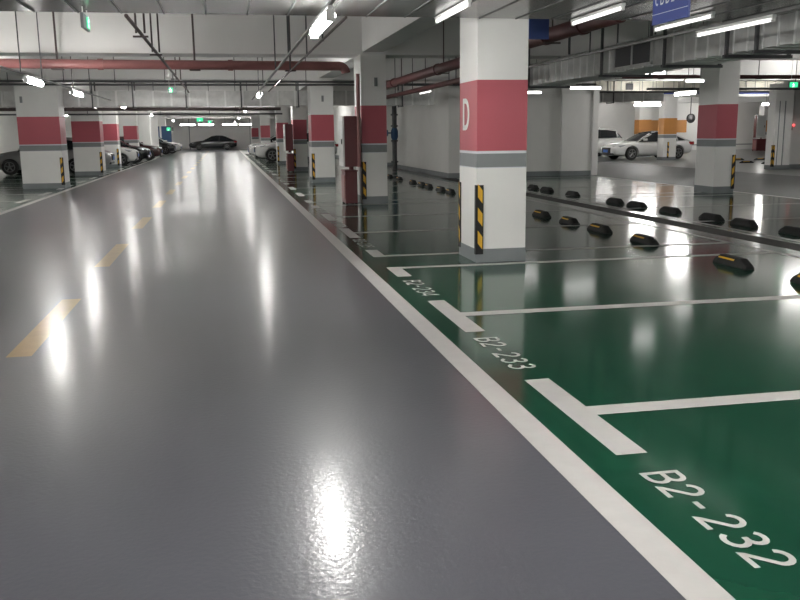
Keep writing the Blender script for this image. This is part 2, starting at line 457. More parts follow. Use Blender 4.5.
# far pillar at the right edge
t = thing('pillar', 'tall white square pillar with two seams in front of the side wall', 'pillar', (20.35, 29.75, 0))
bm = new(); box(bm, -0.36, 0.36, -0.3, 0.15, 0.16, BEAM); box(bm, -0.2, -0.17, -0.31, -0.3, 0.16, 2.5, 1); box(bm, 0.02, 0.06, -0.31, -0.3, 0.16, 2.5, 1)
obj('shaft', bm, ['white', 'grey'], t)
bm = new(); box(bm, -0.37, 0.37, -0.31, 0.15, 0, 0.16); obj('plinth', bm, 'plinth', t)
for x in (-0.361, 0.361 + 0.05):
    bm = new(); guard_bm(bm, 0, fx=1 if x < 0 else 1, w=0.08); g = obj('corner_guard', bm, ['black', 'yel'], t); g.location = (x, -0.302 if x < 0 else -0.05, 0)

# ------------------------------------------------------------------ wheel stops
def wheel_stop():
    t = thing('wheel_stop', '', 'wheel stop', (0, 0, 0), 0, 'black rubber wheel stops')
    bm = new()
    L, W, H = 0.33, 0.08, 0.10
    secs = [(-L, 0.7, 0.35), (-L + 0.03, 0.92, 0.55), (-L + 0.12, 1, 1), (L - 0.12, 1, 1), (L - 0.03, 0.92, 0.55), (L, 0.7, 0.35)]
    rings = []
    for y, sw, sh in secs:
        pr = [(-1, 0), (-0.98, 0.25), (-0.62, 0.88), (-0.42, 1), (0.42, 1), (0.62, 0.88), (0.98, 0.25), (1, 0)]
        rings.append([bm.verts.new((a * W * sw, y, b * H * sh)) for a, b in pr])
    for A, B in zip(rings, rings[1:]):
        for k in range(8): bm.faces.new((A[k], A[(k + 1) % 8], B[(k + 1) % 8], B[k]))
    bm.faces.new(rings[0]); bm.faces.new(rings[-1][::-1])
    obj('rubber_body', bm, 'black', t)
    bm = new(); quad(bm, [(-0.065, -0.12, 0.066), (-0.065, 0.2, 0.066), (-0.054, 0.2, 0.084), (-0.054, -0.12, 0.084)])
    for v in bm.verts: v.co.x -= 0.003
    obj('reflective_strip', bm, 'yel', t)
    bm = new(); quad(bm, [(-0.045, -0.205, 0.085), (-0.005, -0.205, 0.085), (-0.005, -0.235, 0.072), (-0.045, -0.235, 0.072)])
    for v in bm.verts: v.co.z += 0.004
    obj('reflective_strip', bm, 'yel', t)
    return t
ws = wheel_stop()
r1 = [(7.3, 'nearest wheel stop, cut off by the frame edge in the bay marked B2-233'), (8.72, 'large black wheel stop with yellow strip in the bay marked B2-234'),
      (10.85, 'black wheel stop with yellow strip, second beyond column D bay along the drain'), (12.3, 'third black wheel stop along the near side of the drain'),
      (13.5, 'fourth black wheel stop along the near side of the drain'), (14.8, 'fifth black wheel stop along the near side of the drain'),
      (16.4, 'black wheel stop mostly hidden by the column with letter D'), (21.3, 'wheel stop beside the column D edge, first past it on the near side'), (22.3, 'second wheel stop past column D on the near side'),
      (23.7, 'third wheel stop past column D on the near side'), (24.6, 'fourth wheel stop past column D on the near side'), (25.8, 'fifth wheel stop past column D on the near side'),
      (27.9, 'wheel stop in front of the blue valve stand, nearer one'), (29.6, 'wheel stop in front of the blue valve stand, farther one')]
first = True
for y, lb in r1:
    if first: ws.location = (5.52, y, Z1); ws['label'] = lb; first = False
    else: copy_tree(ws, lb, (5.52, y, 0.004), random.uniform(-0.04, 0.04))
ws.location.z = 0.005
ords = ['first', 'second', 'third', 'fourth', 'fifth', 'sixth', 'seventh', 'eighth', 'ninth']
for i, y in enumerate([11.1, 12.4, 13.35, 14.75, 16.1, 17.1, 19.4, 21.1, 22.1]):
    copy_tree(ws, '%s black wheel stop beyond the drain, counted from the frame edge' % ords[i], (8.0, y, 0.005), PI + random.uniform(-0.04, 0.04))
for (x, y), lb in zip([(24.6, 39.0), (22.9, 35.6), (25.7, 38.8), (23.2, 34.4)], ['far wheel stop touching the column edge, upper one', 'far wheel stop touching the column edge, lower one',
                      'far wheel stop under the farthest hydrant cabinet', 'far wheel stop beside the tall white pillar']):
    copy_tree(ws, lb, (x, y, 0.0), PI / 2)

# ------------------------------------------------------------------ hydrant cabinets and extinguisher boxes
def cabinet(loc, label, h=1.06, rz=0):
    t = thing('hydrant_cabinet', label, 'fire cabinet', loc, rz, 'fire hydrant cabinets')
    bm = new(); box(bm, 0, 0.30, 0, 0.70, 0, h, 0, 0.012); obj('cabinet_body', bm, 'boxred', t)
    bm = new(); box(bm, -0.035, 0, 0.01, 0.69, 0.01, h - 0.01, 0, 0.006); d = obj('cabinet_door', bm, 'lampwhite', t)
    d['label'] = 'pale cabinet door'
    bm = new(); box(bm, -0.040, -0.034, 0.07, 0.63, 0.10, h - 0.10, 0, 0.002)
    obj('door_glass', bm, 'panel', d)
    bm = new(); box(bm, -0.06, -0.035, 0.10, 0.14, h * 0.45, h * 0.55, 0, 0.004); obj('door_handle', bm, 'darksteel', d)
    bm = new()
    cyl(bm, (0.16, 0.2, -0.07), (0.16, 0.2, 0.02), 0.05, 12); obj('pipe_stub', bm, 'boxred', t)
    return t
def ext_box(loc, label, w=0.26, d=0.6, h=0.70):
    t = thing('extinguisher_box', label, 'extinguisher box', loc, 0, 'red extinguisher boxes')
    bm = new(); box(bm, 0, w, 0, d, 0.025, h, 0, 0.01); obj('box_body', bm, 'boxred', t)
    bm = new(); box(bm, -0.012, w + 0.012, -0.012, d + 0.012, h, h + 0.03, 0, 0.006); obj('lid', bm, 'boxred', t)
    bm = new(); box(bm, -0.015, 0, 0.05, d - 0.05, 0.12, h - 0.08, 0, 0.003); obj('front_panel', bm, 'pipe', t)
    for sx in (0.03, w - 0.03):
        for sy in (0.04, d - 0.04):
            bm = new(); cyl(bm, (sx, sy, 0), (sx, sy, 0.025), 0.03, 8); obj('foot', bm, 'black', t)
    return t
cabinet((2.50, 18.56, 0.80), 'tall red hydrant cabinet with pale door on the column next to column D')
ext_box((2.50, 18.56, 0), 'dark red extinguisher box under the nearer hydrant cabinet')
cabinet((2.42, 35.6, 0.84), 'smaller looking red hydrant cabinet farther down the row of columns')
ext_box((2.47, 35.6, 0), 'red extinguisher box under the second hydrant cabinet down the lane')
cabinet((36.2, 54.3, 0.91), 'far hydrant cabinet with pale door beside an orange-banded column', 1.5, PI / 2)
ext_box((35.6, 54.3, 0), 'far red extinguisher box standing before the pale wall', 0.7, 0.5, 0.8)

# valve stand on the recess wall
t = thing('valve_stand', 'dark vertical pipe with blue valve standing beside the white wall', 'pipe stand', (6.9, 35.8, 0))
bm = new(); cyl(bm, (0, 0, 0), (0, 0, 3.0), 0.10, 16); obj('riser_pipe', bm, 'darksteel', t, True)
for z in (0.3, 1.15, 1.75, 2.2):
    bm = new(); cyl(bm, (0, 0, z), (0, 0, z + 0.06), 0.15, 16); obj('flange', bm, 'darksteel', t, True)
bm = new(); lathe(bm, [(0.10, 1.22), (0.15, 1.32), (0.15, 1.58), (0.10, 1.7)], (0, 0, 0), 'z', 16); v = obj('valve_body', bm, 'bluev', t, True); v['label'] = 'blue valve body'
bm = new(); cyl(bm, (0, 0, 1.5), (-0.3, -0.05, 1.5), 0.03, 8); lathe(bm, [(0.12, -0.33), (0.14, -0.31), (0.12, -0.29)], (0, -0.05, 1.5), 'x', 16); obj('hand_wheel', bm, 'bluev', t, True)

# ------------------------------------------------------------------ lamps on raceways
def raceway(x, z, y0, y1, label, rods, top=BEAM, gaps=()):
    t = thing('cable_raceway', label, 'cable raceway', (x, 0, z), 0, 'lamp raceways')
    bm = new(); box(bm, -0.018, 0.018, y0, y1, 0, 0.028, 0, 0.004); obj('channel', bm, 'steel', t)
    for y, zt in rods:
        bm = new(); cyl(bm, (0, y, 0.028), (0, y, zt - z), 0.011, 8); obj('hanger_rod', bm, 'darksteel', t)
    return t
PROTO = {}
def lamp(x, y, z, label, L=1.4, m='tube', rz=0, group='tube lamps', rods=0.0):
    key = (L, m, rods)
    tr = 0.017 if m == 'dim' else (0.03 if m == 'mid' else 0.048)
    if key in PROTO:
        return copy_tree(PROTO[key], label, (x, y, z), rz)
    t = thing('ceiling_tube_lamp', label, 'lamp', (x, y, z), rz, group)
    bm = new(); box(bm, -0.022, 0.022, -L / 2, L / 2, -0.03, 0, 0, 0.005); obj('lamp_housing', bm, 'lampwhite', t)
    bm = new()
    cyl(bm, (0, -L / 2 + 0.04, -0.03 - tr), (0, L / 2 - 0.04, -0.03 - tr), tr, 14)
    obj('glass_tube', bm, m, t, True)
    for s in (-1, 1):
        bm = new(); box(bm, -tr * .8, tr * .8, min(s * (L / 2 - 0.04), s * L / 2), max(s * (L / 2 - 0.04), s * L / 2), -0.034 - 2 * tr, -0.03, 0, 0.004); obj('end_cap', bm, 'lampwhite', t)
    if rods:
        for s in (-1, 1):
            bm = new(); cyl(bm, (0, s * L * 0.3, 0), (0, s * L * 0.3, rods), 0.008, 6); obj('hanger_rod', bm, 'darksteel', t)
    PROTO[key] = t
    return t
RW, LW, KW = 0.93, -3.33, 5.15
RZ = 2.56
raceway(RW, RZ, 29.6, 92, 'farther raceway over the lane beyond the square duct', [(34, SLAB), (40, SLAB), (50, SLAB), (60, SLAB), (75, SLAB)])
raceway(RW, RZ, YB, 28.4, 'thin steel raceway carrying the large bright lamp over the lane', [(y, SLAB if abs((y - 9.68) % PER - 4) < 3 else SLAB) for y in (12.5, 15.6, 20.5, 23)])
raceway(LW, RZ, 29.6, 62, 'farther raceway beside the wide columns beyond the square duct', [(34, SLAB), (39, SLAB), (50, SLAB)])
raceway(LW, RZ, YB, 28.4, 'thin steel raceway carrying the lamps beside the wide columns', [(y, SLAB) for y in (16.2, 18.0, 21.5, 24.2)])
for y, lb in ((-5.5, 'added unseen tube lamp over the lane behind the viewpoint'), (-1.5, 'added unseen tube lamp over the lane just behind the viewpoint'), (3.0, 'added unseen tube lamp over the lane above the viewpoint'), (8.3, 'large bright tube lamp nearest on the raceway over the lane'), (22.8, 'second lit tube lamp down the lane raceway, before the square duct'),
              (37.3, 'third lit tube lamp down the lane raceway'), (53.5, 'fourth lit tube lamp down the lane raceway'), (70, 'fifth lit tube lamp down the lane raceway'), (83, 'sixth lit tube lamp down the lane raceway')):
    lamp(RW, y, RZ, lb)  # lamps above and behind the viewpoint are unseen, added for overall brightness
for y, lb in ((-5.5, 'added unseen tube lamp behind the viewpoint beside the wide columns'), (-1.0, 'added unseen tube lamp beside the viewpoint, over the lane edge'), (17.2, 'bright tube lamp before the nearest wide column'), (22.0, 'bright tube lamp just past the nearest wide column corner'),
              (31.5, 'tube lamp above the second wide column'), (43.5, 'tube lamp above the parked black hatchback'), (62.0, 'far tube lamp by the white wall end')):
    lamp(LW, y, RZ, lb)  # the ones beside and behind the viewpoint are added, out of view, for brightness
raceway(KW, RZ, YB, 28.1, 'thin steel raceway running along under the big duct over the wheel stops', [(y, SLAB) for y in (12, 16, 20, 24)])
for y, lb in ((-3, 'added unseen tube lamp behind the viewpoint above the bays'), (4.0, 'added unseen tube lamp beside the viewpoint above the bays'), (8.4, 'unlit tube fitting given a faint glow, running in front of the big duct'), (22.4, 'small unlit tube fitting given a faint glow, before the white wall block')):
    lamp(KW, y, RZ, lb, **({'m': 'dim', 'group': 'dim tube fittings'} if 7 < y < 30 else {}))  # lit ones out of view are added to light the front of column D
for i, y in enumerate((2.0, 10.5, 18.0, 27.0, 47.0)):
    lamp(15.0, y, 2.75, 'tube lamp over the second driving aisle, %s from the viewpoint' % ords[i], rods=1.15)
for (x, y), lb in zip(((19.7, 39.0), (26.5, 39.2), (34.5, 57.0), (15.5, 57.0), (28.5, 34.0)),
                      ('glaring tube lamp over the white sedan roof', 'tube lamp beyond the red-banded column in the second row',
                       'tube lamp above the far hydrant cabinet', 'tube lamp at the back of the second aisle', 'tube lamp behind the tall white pillar')):
    lamp(x, y, 2.75, lb, rz=PI / 2, rods=1.15)
for x, lb in ((-3.3, 'wide bright tube lamp over the hood of the far black sedan'), (-1.6, 'wide bright tube lamp before the far white wall panel'), (0.6, 'wide bright tube lamp over the trunk of the far black sedan'), (2.2, 'wide bright tube lamp by the far grey wall')):
    lamp(x, 86.0, 2.55, lb, m='high', rz=PI / 2, rods=1.35)
for (x, y), lb in zip(((-8.6, 4.5), (-8.6, 11), (-8.4, 8), (-8.4, 14), (-8.6, 52), (5.0, 52.0), (-6.8, 76.0)), ('added unseen tube lamp over the bays beside the viewpoint', 'tube lamp over the bays opposite column D, far side, added and unseen', 'tube lamp over the bays opposite column D', 'added unseen tube lamp over the bays before the nearest wide column', 'tube lamp over the black hatchback bay',
                     'tube lamp over the white suv', 'tube lamp over the blue doors')):
    lamp(x, y, 2.75, lb, rods=1.15)  # lamps over the near left bays are unseen, added to brighten beam and ceiling
for (x, y), lb in zip(((8.0, 15.6), (10.3, 18.2), (8.3, 23.6), (9.0, 21.2)), ('short tube lamp hanging just past the big duct', 'short tube lamp above the lone second row column', 'short tube lamp before the pilaster, lower one', 'short tube lamp before the pilaster, upper one')):
    lamp(x, y, 2.62, lb, m='mid', rz=PI / 2, L=0.5 if y < 19 else 0.9, rods=1.28)
# added fittings hidden on the slab between the beams to brighten the ceiling
hi = 0
for y in (-5.0, 2.0, 12.4, 21.6, 30.6, 41.6, 48.5, 57.5, 66.5, 75.5, 85.0):
    for x in ((-1.6,) if not 10 < y < 14 else (-5.2, -6.6)) + ((5.6, -8.6) if y < 10 else ()) + ((-7.6,) if y > 45 else ()) + ((15.5, 26.0) if 35 < y < 58 else ()):
        lamp(x, y, SLAB, 'added unseen tube lamp fixed flat on the slab between two ceiling beams', m='high', rz=PI / 2, group='added slab lamps between the beams')
for x, y in ((22.0, 44.6), (22.0, 50.6), (31.0, 44.6), (31.0, 52.0), (19.0, 26.0)):
    lamp(x, y, SLAB, 'added unseen tube lamp fixed flat on the slab between two ceiling beams', m='high', rz=PI / 2, group='added slab lamps between the beams')
# dim lamps under the soffit edge
for (x, y0, y1), lb in zip(((2.31, 8.1, 9.6), (3.88, 8.15, 9.66), (5.12, 8.85, 9.9)), ('dim tube fitting at the soffit edge before column D', 'dim tube fitting right of column D under the soffit', 'dim white tube fitting beside the blue hanging sign')):
    lamp(x, (y0 + y1) / 2, 2.72, lb, L=1.3, m='dim', group='dim tube fittings')

# ------------------------------------------------------------------ pipes
def pipe(name, label, pts, r, m, cat='pipe', n=16, group=None, collars=(), hangers=(), ztop=SLAB, hr=0.012, hm='darksteel'):
    p0 = Vector(pts[0])
    t = thing(name, label, cat, p0, 0, group)
    q = [Vector(p) - p0 for p in pts]
    bm = new(); tube(bm, q, r, n); obj('pipe_run', bm, m, t, True)
    d = (q[1] - q[0]).normalized()
    for s in collars:
        bm = new(); cyl(bm, d * (s - 0.05), d * (s + 0.05), r * 1.18, n); obj('coupling', bm, m, t, True)
    for s in hangers:
        c = d * s
        bm = new(); cyl(bm, c + Vector((0, 0, r)), (c.x, c.y, ztop - p0.z), hr, 8)
        box(bm, c.x - r * 1.15, c.x + r * 1.15, c.y - r * 1.15 if abs(d.y) < .5 else c.y - 0.02, c.y + r * 1.15 if abs(d.y) < .5 else c.y + 0.02, c.z - r * 1.2, c.z - r * 1.0)
        obj('hanger', bm, hm, t)
    return t
# big red fire main across the lane, elbow, drop to the hydrant cabinet
pts = [(-12.0, 18.40, 2.925), (2.40, 18.40, 2.865)] + [(2.40 + 0.14 * math.sin(a), 18.40, 2.865 - 0.14 * (1 - math.cos(a))) for a in (0.4, 0.8, 1.2, 1.57)]
pipe('fire_main', 'thick red fire main crossing the lane below the first deep beam', pts, 0.092, 'pipe', collars=(2.2, 5.6, 9.7, 12.2), hangers=(4.1, 6.1, 8.9, 11.5, 13.4), hm='brown', hr=0.02)
pipe('drop_pipe', 'slim dark red drop pipe running down the column to the hydrant cabinet', [(2.80, 18.50, 2.72), (2.80, 18.50, 1.8), (2.80, 18.50, 0.80)], 0.04, 'pipe')
# sprinkler branch along the lane with trapeze hangers
t = pipe('sprinkler_pipe', 'thin brown sprinkler pipe running down the lane towards the exit sign', [(-0.93, 9.75, 2.72), (-0.93, 26.5, 2.72)], 0.021, 'brown', collars=(4.0, 9.0))
for s, lab in ((1.6, 1), (4.1, 1), (10.8, 1)):
    bm = new()
    for dx in (-0.05, 0.05): cyl(bm, (dx, s, 0.0), (dx, s, 0.62 if s < 5 else 1.15), 0.013, 8)
    box(bm, -0.09, 0.09, s - 0.02, s + 0.02, -0.05, -0.03); box(bm, -0.11, 0.11, s - 0.03, s + 0.03, 0.60, 0.62)
    obj('trapeze_hanger', bm, 'brown', t)
for s in (8.4, 15.0):
    bm = new(); cyl(bm, (0, s, 0), (0, s, -0.12), 0.014, 8); cyl(bm, (0, s, -0.12), (0, s, -0.15), 0.035, 10); obj('sprinkler_head', bm, 'steel', t)
pipe('sprinkler_pipe', 'thin brown conduit running beside the large bright lamp', [(1.36, 9.75, 2.735), (1.36, 26.5, 2.735)], 0.016, 'brown', hangers=(2.3, 4.6, 8.2))
# cable trays / thin pipes across, further on
pipe('conduit', 'upper of two thin dark pipes crossing just above the square duct', [(-12, 26.9, 3.07), (4.3, 26.9, 3.03)], 0.03, 'darksteel', hangers=(2.0, 3.6, 6.1, 7.6, 9.0, 10.4, 12.4, 14.5))
pipe('conduit', 'lower of two thin dark pipes crossing just above the square duct', [(-12, 27.0, 2.98), (4.3, 27.0, 2.95)], 0.03, 'darksteel')
pipe('conduit', 'thick dark brown pipe crossing just below the square duct', [(-10, 34.5, 2.50), (2.2, 34.5, 2.46)], 0.062, 'brown', hangers=(4, 7.5, 10.5))
pipe('conduit', 'thinner grey pipe crossing under the dark brown pipe', [(-10, 35.2, 2.33), (2.3, 35.2, 2.29)], 0.03, 'darksteel', hangers=(5, 9.5))
# pipes over the right bays
pipe('fire_main', 'thick dark red main running along above the bays past column D', [(4.62, 9.9, 2.84), (4.62, 28.5, 2.84)], 0.105, 'dkpipe', collars=(1.1, 2.4, 5.5, 9.0, 14), hangers=(2.2, 4.5, 8.5, 13, 17), hm='brown')
pipe('sprinkler_pipe', 'lower dark red pipe under the main right of the hydrant column', [(5.05, 17.0, 2.60), (5.05, 28.5, 2.60)], 0.06, 'dkpipe', hangers=(2, 5, 9, 13, 17))
pipe('conduit', 'long dark pipe running just above the big galvanised duct', [(7.42, 6.0, 3.05), (7.42, 27.2, 3.05)], 0.035, 'darksteel', hangers=(3.0, 5.4, 2.6, 4.2, 6.0, 8.5, 10, 13), hr=0.018)
pipe('conduit', 'dark horizontal pipe above the white wall block beside column D', [(5.6, 27.4, 2.98), (12.0, 27.4, 2.98)], 0.04, 'darksteel', hangers=(2.4,))
pipe('sprinkler_pipe', 'red sprinkler pipe above the lone column of the second row', [(9.0, 23.0, 2.95), (24.0, 23.0, 2.95)], 0.055, 'dkpipe', hangers=(3, 6, 8, 10, 12), collars=(4, 8, 11))
pipe('conduit', 'thin grey pipe crossing low before the cream panelled beam', [(13.0, 33.0, 3.0), (27.0, 33.0, 3.0)], 0.04, 'steel', hangers=(2, 5, 8, 11))
pipe('conduit', 'thin dark pipe crossing above the second driving aisle', [(12.6, 25.0, 2.72), (22.0, 25.0, 2.72)], 0.035, 'darksteel', hangers=(2, 5, 8))

# ducts
def duct(label, x0, x1, y0, y1, z0, z1, axis, step, hang, grille=None):
    t = thing('air_duct', label, 'air duct', (x0, y0, z0))
    bm = new(); box(bm, 0, x1 - x0, 0, y1 - y0, 0, z1 - z0)
    L = (y1 - y0) if axis == 'y' else (x1 - x0)
    s = step
    obj('duct_body', bm, 'galv', t)
    while s < L:
        bm = new(); e = 0.014; w = 0.012 if axis == 'y' else 0.03
        if axis == 'y': box(bm, -e, x1 - x0 + e, s - w, s + w, -e, z1 - z0 + e)
        else: box(bm, s - w, s + w, -e, y1 - y0 + e, -e, z1 - z0 + e)
        obj('flange', bm, 'galvlight', t); s += step
    for h in hang:
        bm = new()
        if axis == 'y':
            for dx in (-0.05, x1 - x0 + 0.05): box(bm, dx - 0.02, dx + 0.02, h - 0.02, h + 0.02, -0.06, SLAB - z0)
            box(bm, -0.09, x1 - x0 + 0.09, h - 0.025, h + 0.025, -0.06, -0.02)
        else:
            for dy in (-0.05, y1 - y0 + 0.05): box(bm, h - 0.02, h + 0.02, dy - 0.02, dy + 0.02, -0.06, SLAB - z0)
            box(bm, h - 0.025, h + 0.025, -0.09, y1 - y0 + 0.09, -0.06, -0.02)
        obj('duct_hanger', bm, 'darksteel', t)
    if grille:
        a, b = grille
        bm = new(); box(bm, -0.035, -0.013, a, b, 0.05, z1 - z0 - 0.05); g = obj('grille', bm, 'darksteel', t)
        bm = new()
        for za, zb in ((0.02, 0.06), (z1 - z0 - 0.06, z1 - z0 - 0.02)): box(bm, -0.05, -0.012, a - 0.04, b + 0.04, za, zb)
        for ya in (a - 0.04, (a + b) / 2 - 0.015, b): box(bm, -0.05, -0.012, ya, ya + 0.04, 0.02, z1 - z0 - 0.02)
        obj('grille_frame', bm, 'galv', g)
    return t
duct('large galvanised duct running along above the bays on the far side of column D', 6.45, 7.25, 5.2, 22.5, 2.46, 2.90, 'y', 0.31, (3.0, 4.7, 5.35, 7.0, 9.2, 12.9, 15.8), (7.45, 8.7))
duct('square galvanised duct crossing the lane behind the second beam', -12.0, 6.9, 28.7, 29.3, 2.40, 2.86, 'x', 0.55, (2.1, 4.4, 6.6, 8.1, 9.3, 10.9, 12.6, 14.4, 17.8))
duct('distant galvanised duct hanging across the second driving aisle', 13.0, 20.0, 38.0, 38.6, 2.78, 3.2, 'x', 1.0, (1.5, 4.5))

# ------------------------------------------------------------------ signs
t = thing('hanging_sign', 'dark blue hanging direction sign with white characters', 'sign', (3.84, 7.24, 2.42))
bm = new(); box(bm, -0.012, 0.012, -0.31, 0.31, 0, 0.29, 0, 0.004); obj('sign_board', bm, 'blue', t)
bm = new(); text(bm, 'CBB20', 0.085, 0.095, 0.16, (-0.016, 0.25, 0.165), (0, -1, 0), (0, 0, 1)); obj('lettering', bm, 'signwhite', t)
bm = new(); box(bm, -0.014, -0.012, -0.31, 0.31, 0.085, 0.090); obj('dividing_line', bm, 'signwhite', t)
for y in (-0.25, 0.25):
    bm = new(); cyl(bm, (0, y, 0.29), (0, y, 0.31), 0.01, 6); obj('hanger', bm, 'steel', t)
t = thing('blue_sign', 'small blue rounded sign peeping out behind the top of column D', 'sign', (4.10, 11.6, 2.72))
bm = new(); box(bm, -0.28, 0.28, -0.012, 0.012, 0, 0.40, 0, 0.01); obj('sign_board', bm, 'bluelt', t)
bm = new(); cyl(bm, (0, 0, 0.40), (0, 0, SLAB - 2.72), 0.012, 8); obj('hanger', bm, 'steel', t)

def exit_sign(loc, label, rz=0, L=0.36, h=0.16, rod=0.2):
    t = thing('exit_sign', label, 'exit sign', loc, rz, 'green exit signs')
    bm = new(); box(bm, -0.015, 0.015, -L / 2, L / 2, 0, h, 0, 0.004); obj('sign_case', bm, 'grey', t)
    for s in (-1, 1):
        bm = new(); box(bm, min(s * 0.016, s * 0.018), max(s * 0.016, s * 0.018), -L * 0.05, L / 2 - 0.02, 0.02, h - 0.02); f = obj('lit_face', bm, 'exitg', t)
        # running figure
        bm = new(); X = s * 0.020; cy = L * 0.22
        for (a, b) in (((0, 0.115), (0.0, 0.06)), ((0, 0.06), (0.03, 0.025)), ((0, 0.06), (-0.03, 0.03)), ((0, 0.1), (0.035, 0.085)), ((0, 0.1), (-0.035, 0.075))):
            p, q = Vector((X, cy + a[0], a[1])), Vector((X, cy + b[0], b[1])); d = (q - p).normalized(); n = Vector((0, -d.z, d.y)) * 0.008
            quad(bm, [p + n, q + n, q - n, p - n])
        box(bm, min(X, X + s * 0.001), max(X, X + s * 0.001), cy - 0.01, cy + 0.01, 0.118, 0.138)
        obj('figure', bm, 'exitw', f)
    for y in (-L * 0.35, L * 0.35):
        bm = new(); cyl(bm, (0, y, h), (0, y, h + rod), 0.006, 6); obj('hanger', bm, 'lampwhite', t)
    return t
exit_sign((-1.27, 9.25, 2.52), 'green exit sign hanging from the soffit edge nearest the viewer', L=0.40, h=0.14, rod=0.06)
exit_sign((-1.3, 24.8, 2.62), 'small green exit sign on long rods before the square duct', rz=PI / 2, L=0.22, h=0.16, rod=1.1)
exit_sign((-1.6, 72, 2.55), 'distant green exit sign over the lane, brighter one', rz=PI / 2, L=0.9, h=0.3, rod=1.0)
exit_sign((-1.0, 76, 2.45), 'distant green exit sign just beside the brighter one', rz=PI / 2, L=0.5, h=0.25, rod=1.1)
exit_sign((15.95, 22.6, 2.62), 'green exit sign at the frame edge above the tall white pillar', rz=PI / 2, L=0.5, h=0.18, rod=1.0)
exit_sign((-4.6, 80.2, 1.9), 'distant green exit sign beside the blue doors', rz=PI / 2, L=0.6, h=0.3, rod=1.7)
t = thing('alarm_light', 'small red alarm light with a black camera on the side wall', 'alarm light', (21.06, 29.86, 1.62))
bm = new(); lathe(bm, [(0.02, 0.02), (0.05, 0), (0.05, -0.05), (0.02, -0.08)], (0, 0, 0), 'y', 12); obj('lens', bm, 'redled', t)
bm = new(); cyl(bm, (0, 0.0, -0.02), (-0.1, -0.02, -0.12), 0.012, 8); box(bm, -0.28, -0.08, -0.08, 0.02, -0.18, -0.09, 0, 0.01); obj('bracket', bm, 'black', t)
bm = new(); cyl(bm, (0, 0.03, 0.05), (0, 0.03, 1.3), 0.012, 8); obj('conduit', bm, 'lampwhite', t)

t = thing('convex_mirror', 'round dark-rimmed mirror hanging above the trunk of the white sedan', 'mirror', (24.9, 44.2, 2.1))
bm = new(); lathe(bm, [(0.20, 0.04), (0.25, 0.0), (0.25, -0.05), (0.21, -0.06)], (0, 0, 0), 'y', 24); obj('mirror_rim', bm, 'black', t, True)
bm = new(); lathe(bm, [(0.205, -0.058), (0.15, -0.09), (0.08, -0.11), (0.01, -0.115)], (0, 0, 0), 'y', 24); obj('mirror_glass', bm, 'rim', t, True)
bm = new(); cyl(bm, (0, 0.02, 0.24), (0, 0.02, SLAB - 2.1), 0.025, 8); obj('hanger_pole', bm, 'darksteel', t)

# blue doors far left
t = thing('blue_door', 'distant pair of blue doors in a white frame beyond the parked dark hatchback', 'door', (-5.4, 80.3, 0))
for x in (-0.95, 0.05):
    bm = new(); box(bm, x, x + 0.85, 0, 0.08, 0.9, 2.3); obj('door_leaf', bm, 'doorblue', t)
bm = new(); box(bm, -1.05, -0.95, -0.03, 0.12, 0, 2.4); box(bm, -0.1, 0.05, -0.03, 0.12, 0, 2.4); box(bm, 0.9, 1.0, -0.03, 0.12, 0, 2.4); obj('door_frame', bm, 'white', t)

